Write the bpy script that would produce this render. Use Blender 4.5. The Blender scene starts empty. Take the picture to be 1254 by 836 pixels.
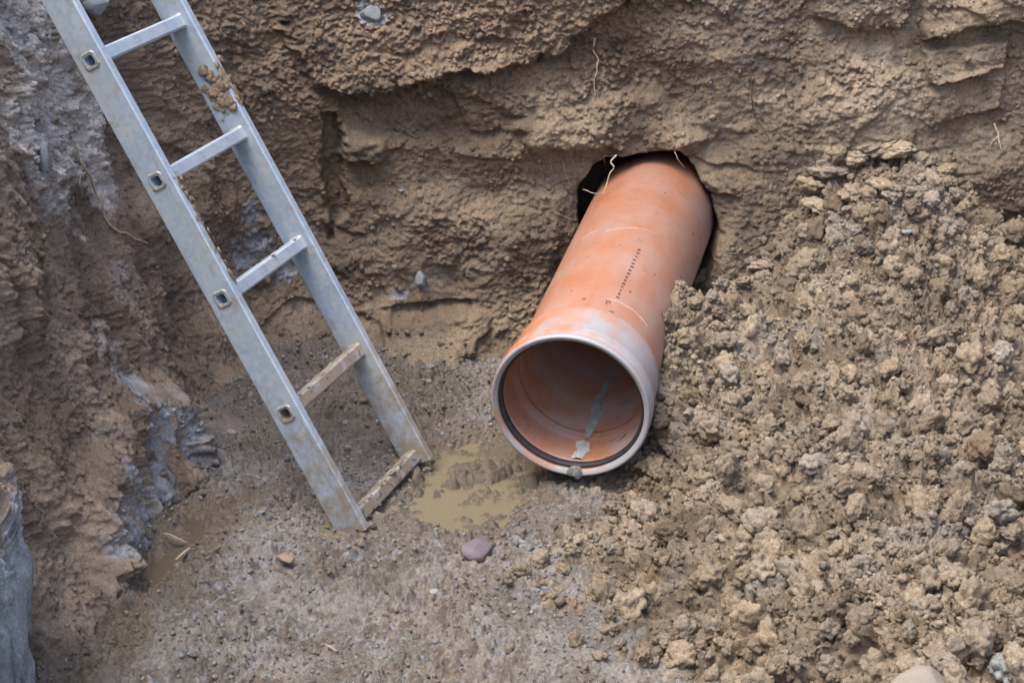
import bpy, bmesh, math
import numpy as np
from mathutils import Matrix, Vector
R = math.radians
scene = bpy.context.scene
COL = scene.collection

# ------------------------------------------------------------------ camera
PITCH = R(22.0); CAM_H = 1.972; FOC = 2400.0
cam = bpy.data.cameras.new('camera'); cam_o = bpy.data.objects.new('camera', cam); COL.objects.link(cam_o)
cam_o.location = (0, 0, CAM_H); cam_o.rotation_euler = (R(90) - PITCH, 0, 0)
cam.sensor_width = 36.0; cam.lens = FOC / 1254 * 36.0; cam.clip_end = 500; cam.clip_start = .05
scene.camera = cam_o
# ------------------------------------------------------------------ light (overcast day)
SUN_EL, SUN_AZ = R(67), R(240)          # azimuth clockwise from +y: light comes from behind-left of the camera
w = bpy.data.worlds.new('World'); scene.world = w; w.use_nodes = True
nt = w.node_tree; bg = nt.nodes['Background']
sky = nt.nodes.new('ShaderNodeTexSky'); sky.sky_type = 'NISHITA'; sky.sun_disc = False
sky.sun_elevation = SUN_EL; sky.sun_rotation = SUN_AZ; sky.dust_density = 4.0; sky.air_density = 1.0; sky.ozone_density = 0.6
nt.links.new(sky.outputs[0], bg.inputs[0]); bg.inputs[1].default_value = 0.15
sl = bpy.data.lights.new('sun', 'SUN'); sl.energy = 1.15; sl.angle = R(32); sl.color = (1.0, .955, .89)
so = bpy.data.objects.new('sun', sl); COL.objects.link(so)
sd = Vector((math.sin(SUN_AZ) * math.cos(SUN_EL), math.cos(SUN_AZ) * math.cos(SUN_EL), math.sin(SUN_EL)))
so.rotation_euler = sd.to_track_quat('Z', 'Y').to_euler(); so.location = (-2, -3, 6)
vs = scene.view_settings
vs.view_transform = 'Standard'; vs.look = 'None'; vs.gamma = 1; vs.use_curve_mapping = False; vs.exposure = 1.48

# ------------------------------------------------------------------ geometry helpers
FW = np.array([0, math.cos(PITCH), -math.sin(PITCH)]); UP = np.array([0, math.sin(PITCH), math.cos(PITCH)])
CAM = np.array([0, 0, CAM_H])
def ray(px, py):  return FW + np.array([(px - 627) / FOC, 0, 0]) - (py - 418) / FOC * UP
def at_z(px, py, z=0.0):
    r = ray(px, py); return CAM + r * ((z - CAM_H) / r[2])
def at_y(px, py, y):
    r = ray(px, py); return CAM + r * (y / r[1])
def to_px(P):
    d = P - CAM; z = d @ FW
    return 627 + FOC * d[..., 0] / z, 418 - FOC * (d @ UP) / z

rng = np.random.default_rng(7)
PERM = rng.permutation(4096).astype(np.int64)
GA = rng.uniform(0, 2 * np.pi, 4096); GX, GY = np.cos(GA), np.sin(GA)
G3 = rng.normal(size=(4096, 3)); G3 /= np.linalg.norm(G3, axis=1)[:, None]
RN = rng.uniform(0, 1, (4, 4096))
def hsh(i, j, seed): return PERM[(PERM[(i + seed * 131) & 4095] + j) & 4095]
def hsh3(i, j, k, seed): return PERM[(PERM[(PERM[(i + seed * 131) & 4095] + j) & 4095] + k) & 4095]
def fade(t): return t * t * t * (t * (t * 6 - 15) + 10)
def perlin(x, y, seed=0):
    x0 = np.floor(x); y0 = np.floor(y); fx = x - x0; fy = y - y0
    i = x0.astype(np.int64); j = y0.astype(np.int64); u = fade(fx); v = fade(fy)
    def g(a, b):
        h = hsh(i + a, j + b, seed); return GX[h] * (fx - a) + GY[h] * (fy - b)
    return 1.5 * ((g(0, 0) * (1 - u) + g(1, 0) * u) * (1 - v) + (g(0, 1) * (1 - u) + g(1, 1) * u) * v)
def fbm(x, y, seed=0, octv=4, gain=.5):
    s = 0; a = 1
    for o in range(octv):
        s = s + a * perlin(x * 2 ** o + 7.3 * o, y * 2 ** o + 3.1 * o, seed + o); a *= gain
    return s
def ridged(x, y, seed=0, octv=3):
    s = 0; a = 1
    for o in range(octv):
        s = s + a * (1 - 2 * np.abs(perlin(x * 2 ** o, y * 2 ** o, seed + o))); a *= .5
    return s
def crumb(x, y, seed=0, rmin=.3, rmax=.85, flat=1.0):
    """rounded soil crumbs: highest of randomly sized domes scattered one per cell"""
    i = np.floor(x).astype(np.int64); j = np.floor(y).astype(np.int64); best = np.zeros_like(x)
    for a in (-1, 0, 1):
        for b in (-1, 0, 1):
            h = hsh(i + a, j + b, seed)
            rad = rmin + (rmax - rmin) * RN[2][h] ** 1.5; an = RN[3][h] * 6.283; el = 1 + 1.1 * RN[0][(h + 7) & 4095]
            dx = x - (i + a + RN[0][h]); dy = y - (j + b + RN[1][h])
            c, s = np.cos(an), np.sin(an)
            d2 = ((dx * c + dy * s)) ** 2 + ((dy * c - dx * s) * el) ** 2
            np.maximum(best, np.sqrt(np.maximum(0, rad * rad - d2)) * flat, out=best)
    return best
def perlin3(p, seed=0):
    f0 = np.floor(p); f = p - f0; q = f0.astype(np.int64); u = fade(f)
    def g(a, b, c):
        h = hsh3(q[:, 0] + a, q[:, 1] + b, q[:, 2] + c, seed)
        return (G3[h] * (f - np.array([a, b, c]))).sum(1)
    def mx(a, b, t): return a * (1 - t) + b * t
    return 1.5 * mx(mx(mx(g(0,0,0), g(1,0,0), u[:,0]), mx(g(0,1,0), g(1,1,0), u[:,0]), u[:,1]),
                    mx(mx(g(0,0,1), g(1,0,1), u[:,0]), mx(g(0,1,1), g(1,1,1), u[:,0]), u[:,1]), u[:,2])
def crumb3(p, seed=0, rmin=.35, rmax=.8):
    q = np.floor(p).astype(np.int64); best = np.zeros(len(p))
    for a in (-1, 0, 1):
        for b in (-1, 0, 1):
            for c in (-1, 0, 1):
                h = hsh3(q[:, 0] + a, q[:, 1] + b, q[:, 2] + c, seed)
                ctr = q + np.array([a, b, c]) + RN[:3, h].T
                rad = rmin + (rmax - rmin) * RN[3][h]
                d2 = ((p - ctr) ** 2).sum(1)
                np.maximum(best, np.sqrt(np.maximum(0, rad * rad - d2)), out=best)
    return best
def sstep(a, b, x):
    t = np.clip((x - a) / (b - a), 0, 1); return t * t * (3 - 2 * t)
def lerp(a, b, t):
    t = t[..., None]; return np.asarray(a) * (1 - t) + np.asarray(b) * t
def in_poly(px, py, poly):
    """signed distance-like inside test (positive inside), in the units of the polygon"""
    ins = np.zeros(px.shape, bool); dmin = np.full(px.shape, 1e9); n = len(poly)
    for k in range(n):
        x0, y0 = poly[k]; x1, y1 = poly[(k + 1) % n]
        c = ((y0 > py) != (y1 > py)) & (px < (x1 - x0) * (py - y0) / (y1 - y0 + 1e-12) + x0); ins ^= c
        ex, ey = x1 - x0, y1 - y0; t = np.clip(((px - x0) * ex + (py - y0) * ey) / (ex * ex + ey * ey), 0, 1)
        np.minimum(dmin, np.hypot(px - x0 - t * ex, py - y0 - t * ey), out=dmin)
    return np.where(ins, dmin, -dmin)

# ------------------------------------------------------------------ object helpers
def tag(o, label=None, cat=None, group=None, kind=None):
    if label: o['label'] = label
    if cat: o['category'] = cat
    if group: o['group'] = group
    if kind: o['kind'] = kind
    return o
def link(name, me, mat=None, parent=None):
    o = bpy.data.objects.new(name, me); COL.objects.link(o)
    if mat: me.materials.append(mat)
    if parent: o.parent = parent
    return o
def empty(name, mw):
    o = bpy.data.objects.new(name, None); COL.objects.link(o); o.matrix_world = mw; o.empty_display_size = .1
    return o
def np_mesh(name, V, Fc, col=None, wet=None, smooth=True):
    """V (n,3), Fc (m,k) numpy arrays"""
    me = bpy.data.meshes.new(name); n, m, k = len(V), len(Fc), Fc.shape[1]
    me.vertices.add(n); me.vertices.foreach_set('co', np.ascontiguousarray(V, np.float32).ravel())
    me.loops.add(m * k); me.loops.foreach_set('vertex_index', np.ascontiguousarray(Fc, np.int32).ravel())
    me.polygons.add(m); me.polygons.foreach_set('loop_start', np.arange(0, m * k, k, dtype=np.int32))
    me.polygons.foreach_set('loop_total', np.full(m, k, np.int32))
    me.polygons.foreach_set('use_smooth', np.full(m, smooth))
    me.update(calc_edges=True)
    if col is not None:
        c4 = np.ones((n, 4), np.float32); c4[:, :3] = col
        a = me.color_attributes.new('Col', 'FLOAT_COLOR', 'POINT'); a.data.foreach_set('color', c4.ravel())
    if wet is not None:
        a = me.attributes.new('wet', 'FLOAT', 'POINT'); a.data.foreach_set('value', np.ascontiguousarray(wet, np.float32))
    return me
def grid_faces(nu, nv, keep=None):
    idx = np.arange(nu * nv).reshape(nu, nv)
    f = np.stack([idx[:-1, :-1], idx[1:, :-1], idx[1:, 1:], idx[:-1, 1:]], -1).reshape(-1, 4)
    if keep is not None:
        k = keep.ravel(); f = f[k[f].all(1)]
    return f
def compact(V, Fc, *arrs):
    used = np.zeros(len(V), bool); used[Fc.ravel()] = True
    mp = np.cumsum(used) - 1
    return (V[used], mp[Fc]) + tuple(a[used] for a in arrs)

# ------------------------------------------------------------------ materials
class NT:
    def __init__(s, name):
        s.m = bpy.data.materials.new(name); s.m.use_nodes = True; s.t = s.m.node_tree
        s.b = s.t.nodes['Principled BSDF']
    def n(s, typ, **kw):
        x = s.t.nodes.new(typ)
        for k, v in kw.items():
            if k.startswith('in_'):
                key = k[3:]; key = int(key) if key.isdigit() else key.replace('_', ' ')
                x.inputs[key].default_value = v
            else: setattr(x, k, v)
        return x
    def l(s, a, b): s.t.links.new(a, b)
    def noise(s, scale, detail=4, rough=.55, coord=None):
        x = s.n('ShaderNodeTexNoise'); x.inputs['Scale'].default_value = scale
        x.inputs['Detail'].default_value = detail; x.inputs['Roughness'].default_value = rough
        if coord: s.l(coord, x.inputs['Vector'])
        return x.outputs['Fac']
    def ramp(s, fac, p0, p1, c0=(0, 0, 0, 1), c1=(1, 1, 1, 1)):
        r = s.n('ShaderNodeValToRGB'); e = r.color_ramp.elements
        e[0].position = p0; e[0].color = c0; e[1].position = p1; e[1].color = c1
        s.l(fac, r.inputs[0]); return r.outputs[0]
    def mix(s, fac, a, b, mode='MIX'):
        x = s.n('ShaderNodeMix', data_type='RGBA', blend_type=mode)
        for k, v in ((0, fac), (6, a), (7, b)):
            if hasattr(v, 'node'): s.l(v, x.inputs[k])
            else: x.inputs[k].default_value = v if k == 0 else (*v, 1)[:4]
        return x.outputs[2]
    def bump(s, h, strength, dist, prev=None):
        x = s.n('ShaderNodeBump'); x.inputs['Strength'].default_value = strength; x.inputs['Distance'].default_value = dist
        s.l(h, x.inputs['Height'])
        if prev: s.l(prev, x.inputs['Normal'])
        return x.outputs[0]
    def obj(s): return s.n('ShaderNodeTexCoord').outputs['Object']

def soil_material(name, bump=.95):
    m = NT(name); co = m.obj()
    a = m.n('ShaderNodeAttribute', attribute_name='Col').outputs['Color']
    wv = m.n('ShaderNodeAttribute', attribute_name='wet').outputs['Fac']
    f1 = m.noise(160, 5, .65, co); f2 = m.noise(520, 3, .6, co)
    v1 = m.ramp(f1, .28, .74, (.60, .585, .57, 1), (1.38, 1.38, 1.38, 1))
    c = m.mix(1.0, a, v1, 'MULTIPLY')
    v2 = m.ramp(f2, .3, .7, (.78, .77, .76, 1), (1.2, 1.2, 1.2, 1))
    c = m.mix(1.0, c, v2, 'MULTIPLY')
    m.l(c, m.b.inputs['Base Color'])
    rr = m.n('ShaderNodeMapRange'); m.l(wv, rr.inputs[0]); rr.inputs[3].default_value = .92; rr.inputs[4].default_value = .28
    m.l(rr.outputs[0], m.b.inputs['Roughness']); m.b.inputs['Specular IOR Level'].default_value = .3
    b = m.bump(m.noise(240, 4, .7, co), bump, .006); b = m.bump(f2, bump * .8, .0026, b)
    m.l(b, m.b.inputs['Normal']); return m.m
M_SOIL = soil_material('soil')
def plain(name, col, rough=.7, var=.25, scale=60, bump=.3, bd=.002, spec=.4, metal=0):
    m = NT(name); co = m.obj(); f = m.noise(scale, 5, .6, co)
    lo = tuple(c * (1 - var) for c in col); hi = tuple(min(1, c * (1 + var)) for c in col)
    m.l(m.mix(m.ramp(f, .3, .7), lo, hi), m.b.inputs['Base Color'])
    m.b.inputs['Roughness'].default_value = rough; m.b.inputs['Specular IOR Level'].default_value = spec
    m.b.inputs['Metallic'].default_value = metal
    if bump: m.l(m.bump(m.noise(scale * 3, 4, .6, co), bump, bd), m.b.inputs['Normal'])
    return m.m

# ------------------------------------------------------------------ lumps (clods, stones, crumbs)
def ico(sub):
    bm = bmesh.new(); bmesh.ops.create_icosphere(bm, subdivisions=sub, radius=1); bm.verts.ensure_lookup_table()
    V = np.array([v.co[:] for v in bm.verts]); Fc = np.array([[v.index for v in f.verts] for f in bm.faces]); bm.free()
    return V, Fc
ICO = {k: ico(k) for k in (2, 3, 4, 5)}
def clod_shape(seed, sub, rough=1.0):
    V, Fc = ICO[sub]; r = np.random.default_rng(seed)
    o = r.uniform(0, 50, 3)
    d = 1 + .30 * perlin3(V * .9 + o, 1) + rough * (.22 * perlin3(V * 2.1 + o, 2) + .34 * (crumb3(V * 1.5 + o, 3) - .35))
    if sub >= 3: d = d + rough * (.24 * (crumb3(V * 3.2 + o, 4, .25, .65) - .3) + .07 * perlin3(V * 6 + o, 5))
    if sub >= 4: d = d + rough * (.12 * (crumb3(V * 7 + o, 6, .25, .65) - .3) + .05 * perlin3(V * 13 + o, 7))
    P = V * d[:, None] * np.array([1, r.uniform(.7, .95), r.uniform(.6, .85)])
    return P
def stone_shape(seed, sub=4, cuts=9, box=(1, .75, .5)):
    """a hard stone: sphere flattened by a few cutting planes"""
    V, Fc = ICO[sub]; r = np.random.default_rng(seed); P = V.copy()
    for k in range(cuts):
        n = r.normal(size=3); n /= np.linalg.norm(n); h = r.uniform(.55, .8)
        e = P @ n - h; P = P - np.where(e > 0, e * .93, 0)[:, None] * n
    P = P * np.array(box); o = r.uniform(0, 40, 3)
    return P * (1 + .05 * perlin3(V * 3 + o, 1) + .02 * perlin3(V * 9 + o, 2))[:, None]
VAR = {2: [clod_shape(100 + k, 2) for k in range(40)], 3: [clod_shape(200 + k, 3) for k in range(40)], 4: [clod_shape(300 + k, 4) for k in range(14)]}
def rot_batch(r, n):
    q = r.normal(size=(n, 4)); q /= np.linalg.norm(q, axis=1)[:, None]
    a, b, c, d = q.T
    return np.stack([1-2*(c*c+d*d), 2*(b*c-a*d), 2*(b*d+a*c), 2*(b*c+a*d), 1-2*(b*b+d*d), 2*(c*d-a*b),
                     2*(b*d-a*c), 2*(c*d+a*b), 1-2*(b*b+c*c)], 1).reshape(n, 3, 3)
def stamp(pos, rad, col, sub, seed):
    """many lumps -> V, F, colour (for crumbs too many to count)"""
    r = np.random.default_rng(seed); n = len(pos); Fb = ICO[sub][1]; nv = len(ICO[sub][0])
    A = np.array(VAR[sub])[r.integers(0, len(VAR[sub]), n)]
    V = np.einsum('nij,nvj->nvi', rot_batch(r, n), A) * rad[:, None, None] + pos[:, None, :]
    Fc = Fb[None] + (np.arange(n) * nv)[:, None, None]
    return V.reshape(-1, 3), Fc.reshape(-1, 3), np.repeat(col, nv, 0)
def join(parts):
    off = 0; Vs, Fs, Cs = [], [], []
    for V, Fc, c in parts:
        Vs.append(V); Fs.append(Fc + off); Cs.append(c); off += len(V)
    return np.concatenate(Vs), np.concatenate(Fs), np.concatenate(Cs)

def tube_mesh(name, pts, rad, seg=8, sub=6):
    """smooth tapered tube through points (Catmull-Rom)"""
    P = np.array(pts, float); rad = np.broadcast_to(np.array(rad, float), (len(P),))
    Q = np.vstack([2 * P[0] - P[1], P, 2 * P[-1] - P[-2]]); out, rr = [], []
    for i in range(len(P) - 1):
        for t in np.linspace(0, 1, sub, endpoint=False):
            a, b, c, d = Q[i:i + 4]
            out.append(.5 * (2*b + (c-a)*t + (2*a-5*b+4*c-d)*t*t + (3*b-a-3*c+d)*t**3)); rr.append(rad[i]*(1-t)+rad[i+1]*t)
    out.append(P[-1]); rr.append(rad[-1]); out = np.array(out); n = len(out)
    T = np.gradient(out, axis=0); T /= np.linalg.norm(T, axis=1)[:, None]
    N = np.cross(T, [0.31, .2, .93]); N /= np.linalg.norm(N, axis=1)[:, None]; B = np.cross(T, N)
    th = np.linspace(0, 2 * np.pi, seg, endpoint=False)
    V = (out[:, None] + np.array(rr)[:, None, None] * (np.cos(th)[None, :, None] * N[:, None] + np.sin(th)[None, :, None] * B[:, None])).reshape(-1, 3)
    Fc = [[i*seg+j, i*seg+(j+1) % seg, (i+1)*seg+(j+1) % seg, (i+1)*seg+j] for i in range(n-1) for j in range(seg)]
    me = bpy.data.meshes.new(name); me.from_pydata(V.tolist(), [], Fc + [list(range(seg))[::-1], list(range((n-1)*seg, n*seg))])
    for p in me.polygons: p.use_smooth = True
    return me

# =================================================================== THE EARTH BANK (one sheet: left face, rounded corner, back face)
# plan path: s = x along the back face, negative round the corner and along the left face
def bank_path(s):
    y0 = 4.80; xc, r = -.42, .36; L = r * math.pi / 2
    P = np.zeros(s.shape + (2,)); N = np.zeros(s.shape + (2,))
    a = s >= xc
    P[a] = np.stack([s[a], np.full(a.sum(), y0)], -1); N[a] = (0, -1)
    b = (s < xc) & (s >= xc - L); t = (xc - s[b]) / r
    P[b] = np.stack([xc - r * np.sin(t), y0 - r * (1 - np.cos(t))], -1); N[b] = np.stack([np.sin(t), -np.cos(t)], -1)
    c = s < xc - L; d = xc - L - s[c]; dv = np.array([-.118, -.993])
    P[c] = np.array([xc - r, y0 - r]) + d[:, None] * dv; N[c] = (.993, -.118)
    return P, N
S_CORNER = -.42 - .36 * math.pi / 2
def bank_base(s, z):
    P, N = bank_path(s)
    lean = .30 + (.13 - .30) * sstep(S_CORNER - .15, -.35, s)
    return P - N * (lean * z)[..., None], N
_gs, _gz = np.meshgrid(np.linspace(-2.6, 1.7, 900), np.linspace(0, 1.35, 280), indexing='ij')
_P, _ = bank_base(_gs, _gz); _u, _v = to_px(np.dstack([_P, _gz]))
def bank_sz(px, py):
    k = np.argmin((_u - px) ** 2 + (_v - py) ** 2); return _gs.flat[k], _gz.flat[k]
def bank_poly(pts): return [bank_sz(*p) for p in pts]

HOLE = [at_y(px, py, 4.79)[[0, 2]] for px, py in
        [(750,203),(775,200),(800,199),(832,194),(853,215),(872,252),(882,292),(870,335),(848,372),(800,400),(765,395),(728,345),(710,300),(713,240),(732,212)]]
RECESS = [at_y(px, py, 4.79)[[0, 2]] for px, py in
          [(636,188),(690,188),(720,183),(760,190),(770,260),(720,330),(690,400),(668,400),(680,310),(690,250),(655,240)]]
def blob(s, z, px, py, rx, rz, warp):
    """noisy-edged patch mask around the wall point seen at that pixel"""
    s0, z0 = bank_sz(px, py); d = np.hypot((s - s0) / rx, (z - z0) / rz) + .55 * warp
    return 1 - sstep(.75, 1.15, d)
def build_bank():
    sv = np.concatenate([np.arange(-4.6, -3.2, .03), np.arange(-3.2, -2.25, .006), np.arange(-2.25, 1.62, .0030), np.arange(1.62, 2.3, .008)])
    zv = np.concatenate([np.arange(-.06, 1.24, .0030), np.arange(1.24, 1.76, .015)])
    s, z = np.meshgrid(sv, zv, indexing='ij'); B, N = bank_base(s, z)
    w1 = perlin(s * 6, z * 6, 11); w2 = perlin(s * 6 + 40, z * 6 + 9, 12)
    w3 = fbm(s * 22, z * 22, 14, 3)
    w6 = perlin(s * 75, z * 75, 16); w7 = perlin(s * 75 + 5, z * 75, 17)
    ss = s + .02 * w1 + .007 * w3 + .0028 * w6; zz = z + .02 * w2 + .007 * perlin(s * 25, z * 25, 15) + .0028 * w7
    left = 1 - sstep(S_CORNER - .1, -.30, s)                       # 1 on the left face
    D = .045 * fbm(s * 2.2, z * 2.6, 21, 3)
    # broken shelves: terraced steps, strongest on the back face
    q = z * 7.5 + 1.1 * fbm(s * 2.5, z * 2.0, 25, 3); st = q - np.floor(q)
    D += (.016 - .006 * left) * (sstep(.0, .16, st) - st) * sstep(-.5, .5, perlin(s * 3.1, z * 2.2, 27))
    # vertical tool grooves on the left face
    g = ridged(s * 7 + .4 * z + .25 * w1, z * .8, 31, 2)
    D += left * (.022 * g + .010 * ridged(s * 19 + z + .4 * w1, z * 1.6, 32, 2))
    # smeared (bucket-smoothed) areas lose their crumbs
    smear = sstep(.12, .42, fbm(s * 3.1 + 9, z * 3.6, 41, 2)) * .55
    for (px, py, rx, rz) in ((520,215,.20,.10), (540,350,.18,.05), (1185,50,.12,.07), (1185,115,.11,.06), (450,260,.10,.12), (520,400,.14,.06), (120,640,.07,.2), (160,560,.08,.1)):
        smear = np.maximum(smear, blob(s, z, px, py, rx, rz, w1))
    rough = 1 - .72 * smear
    big = crumb(ss / .060, zz / .052, 51, .25, .7); med = crumb(ss / .026, zz / .024, 52, .25, .7); sml = crumb(ss / .0125, zz / .0115, 53, .22, .68); tiny = crumb(ss / .0075, zz / .007, 54, .2, .7)
    patch = sstep(-.25, .35, fbm(s * 5, z * 5, 57, 2))
    hf = fbm(s * 70, z * 70, 63, 2); hf2 = perlin(s * 150, z * 150, 68)
    zone = np.clip(.30 + .55 * sstep(.60, .72, z + .05 * w1) * sstep(.55, .2, s) + .12 * left + .35 * sstep(.05, .45, fbm(s * 2.7, z * 3.3, 69, 2)), 0, 1)
    for (px, py, rx, rz) in ((1185,20,.13,.06), (1185,75,.11,.04), (1185,118,.10,.05), (800,160,.12,.05)): zone = zone * (1 - .85 * blob(s, z, px, py, rx, rz, .3 * w1))
    rough = rough * zone
    D += rough * (.026 * big * sstep(-.1, .4, perlin(s * 4, z * 4, 58)) + .021 * med * patch + .0085 * sml * sstep(-.5, .2, fbm(s * 9, z * 9, 64, 2)) + .0035 * tiny + .007 * w3 + .0035 * hf + .012 * np.abs(perlin(ss * 30, zz * 34, 65)) + .011 * np.abs(perlin(ss * 66, zz * 72, 66)) + .006 * np.abs(perlin(ss * 135, zz * 140, 67)))
    D += .0045 * ridged(s * 4.5 + 5 * z, z * 15 - 3 * s, 61, 3) * (1 - zone) * (1 - left) + .0024 * hf + .0013 * hf2 + .010 * left * fbm(s * 13, z * 2.2, 56, 2)
    D += .0030 * ridged(s * 26 + 1.5 * w1, z * 4, 60, 2) * sstep(.1, .5, perlin(s * 3 + 3, z * 3, 59)) + .007 * np.abs(fbm(s * 11, z * 15, 58, 2)) * (1 - zone)
    # features seen in the photograph -------------------------------------------------
    def feat(pts, depth, edge, warp=.012):
        sd = in_poly(s, z, bank_poly(pts)) + warp * w3 + warp * .8 * w1
        return depth * sstep(-edge, edge, sd)
    D += feat([(330,-60),(830,-60),(760,0),(690,60),(600,78),(520,92),(440,118),(385,95),(340,40)], .055, .012)      # crumbly upper shelf
    D -= feat([(395,105),(460,125),(560,110),(640,140),(600,180),(500,170),(430,160)], .030, .02)                  # hollow under the shelf
    D -= feat([(392,135),(414,130),(424,250),(404,290),(398,220)], .045, .008)                                      # vertical cleft
    D += feat([(422,150),(470,170),(468,195),(420,190)], .028, .008)
    D += feat([(640,150),(700,140),(800,110),(860,170),(835,190),(760,190),(690,186),(640,184)], .042, .030, .006)   # lip above the hole
    D += feat([(1125,-40),(1300,-40),(1300,20),(1190,30),(1130,45)], .040, .006, .006)                               # cut slabs, upper right
    D += feat([(1130,60),(1235,45),(1225,78),(1135,100)], .030, .005, .004)
    D += feat([(1140,95),(1230,75),(1225,130),(1145,148)], .020, .006, .004)
    D += feat([(985,-40),(1120,-40),(1110,25),(1060,40),(1000,20)], .035, .012)
    D += feat([(470,385),(590,378),(600,400),(560,440),(470,440)], .035, .015)                                       # smeared toe left of the pipe
    D -= feat([(480,372),(575,366),(580,380),(482,384)], .018, .006, .003)
    D -= feat([(435,425),(500,420),(505,445),(440,450)], .030, .012)
    # fallen soil at the foot of the corner
    D += .09 * np.exp(-np.maximum(z, 0) / .07) * sstep(S_CORNER - .5, S_CORNER, s) * (1 - sstep(-.35, .05, s))
    D += .035 * np.exp(-np.maximum(z, 0) / .05)
    # lower left: bulging clay foot
    D += feat([(100,480),(170,470),(215,560),(205,640),(140,700),(80,720),(60,620),(90,540)], .060, .05)
    D = D * sstep(1.76, 1.3, z) if False else D
    # pipe hole ---------------------------------------------------------------------
    P0 = np.dstack([B + N * D[..., None], z])
    hx = s + .010 * w1 + .0035 * w3; hz = z + .008 * w2 + .003 * w3
    rec = in_poly(hx, hz, RECESS); D -= .026 * sstep(-.012, .022, rec)
    hol = in_poly(hx, hz, HOLE); D -= .75 * sstep(-.004, .010, hol) + .02 * sstep(-.03, .0, hol) * (1 - sstep(.44, .47, z))
    V = np.dstack([B + N * D[..., None], z + .008 * w3 * 0])
    # ---- colour of the soil itself (layers, dry crust, clay)
    brown = lerp((.195, .146, .100), (.285, .220, .152), sstep(-.5, .5, fbm(s * 4, z * 6, 71, 3)))
    brown = lerp(brown, (.275, .192, .130), .7 * sstep(.62, .82, z + .08 * w1) * (1 - left) * sstep(.55, .2, s))
    brown = lerp(brown, (.295, .235, .170), .8 * sstep(.45, .9, s + .25 * w1) * sstep(.35, .6, z))
    darkb = lerp((.185, .141, .105), (.320, .252, .192), sstep(-.5, .5, fbm(s * 7, z * 4, 73, 3)))
    c = lerp(brown, darkb, left)
    c = lerp(c, (.130, .096, .066), .55 * (1 - left) * sstep(.05, .5, fbm(s * 5 + 3, z * 8 + 1, 76, 3)))
    n8 = fbm(s * 30, z * 30, 75, 3)
    wet = .15 + .35 * sstep(.35, .05, z) + .0 * s
    def paint(px, py, rx, rz, colr, amt, grain=.5):
        nonlocal c
        m = blob(s, z, px, py, rx, rz, w1 + .5 * w3) * np.clip(amt + grain * n8, 0, 1)
        c = lerp(c, colr, m); return m
    crust = (.66, .62, .58); clay = (.36, .385, .41)
    for a in ((20,60,.16,.30), (60,170,.14,.18), (15,170,.10,.14), (100,110,.10,.10), (120,215,.08,.07)): paint(*a, crust, .72, .85)
    for a in ((135,355,.09,.05), (110,430,.10,.07), (40,250,.05,.05)): paint(*a, (.36, .33, .30), .4, .9)
    for a in ((180,520,.12,.10), (140,520,.07,.10), (120,620,.10,.09), (150,600,.10,.07), (205,570,.09,.08), (95,660,.08,.07)): wet = np.maximum(wet, .25 * paint(*a, clay, .55, 1.0))
    for a in ((455,15,.04,.03), (515,345,.022,.022), (490,360,.03,.015), (300,255,.05,.05), (345,330,.03,.03), (305,300,.05,.05)): paint(*a, (.36, .38, .41), .6, .7)
    for a in ((245,560,.16,.12), (300,470,.14,.10), (330,560,.14,.06)): paint(*a, (.19, .175, .165), .7, .4)
    for a in ((1060,130,.12,.08), (1080,60,.10,.10)): paint(*a, (.42, .33, .24), .4, .7)
    for a in ((1185,20,.10,.05), (1180,115,.09,.04)): paint(*a, (.33, .25, .175), .7, .2)
    for a in ((925,60,.05,.05), (930,25,.04,.04)): paint(*a, (.16, .13, .115), .5, .6)
    for a in ((520,410,.10,.04), (560,330,.12,.05)): wet = np.maximum(wet, .7 * paint(*a, (.225, .185, .135), .7, .2))
    c = lerp(c, c * np.array((.80, .81, .84)), sstep(.1, .5, fbm(s * 16, z * 16, 77, 2)))
    keep = np.ones(s.shape, bool)
    me = np_mesh('earth_bank', V.reshape(-1, 3), grid_faces(*s.shape), c.reshape(-1, 3), np.clip(wet, 0, 1).ravel())
    o = link('earth_bank', me, M_SOIL); tag(o, kind='structure'); return V, N, sv, zv, c
BANK_V, BANK_N, BANK_S, BANK_Z, BANK_C = build_bank()
def bank_pt(px, py, off=0.0):
    """point of the finished bank surface near that pixel"""
    s, z = bank_sz(px, py); i = np.clip(np.searchsorted(BANK_S, s), 0, len(BANK_S) - 1); j = np.clip(np.searchsorted(BANK_Z, z), 0, len(BANK_Z) - 1)
    Vv = BANK_V[max(0, i-60):i+60, max(0, j-60):j+60].reshape(-1, 3); u, v = to_px(Vv); k = np.argmin((u - px) ** 2 + (v - py) ** 2)
    n = BANK_N[i, j]; return Vv[k] + off * np.array([n[0], n[1], 0.25])

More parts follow.
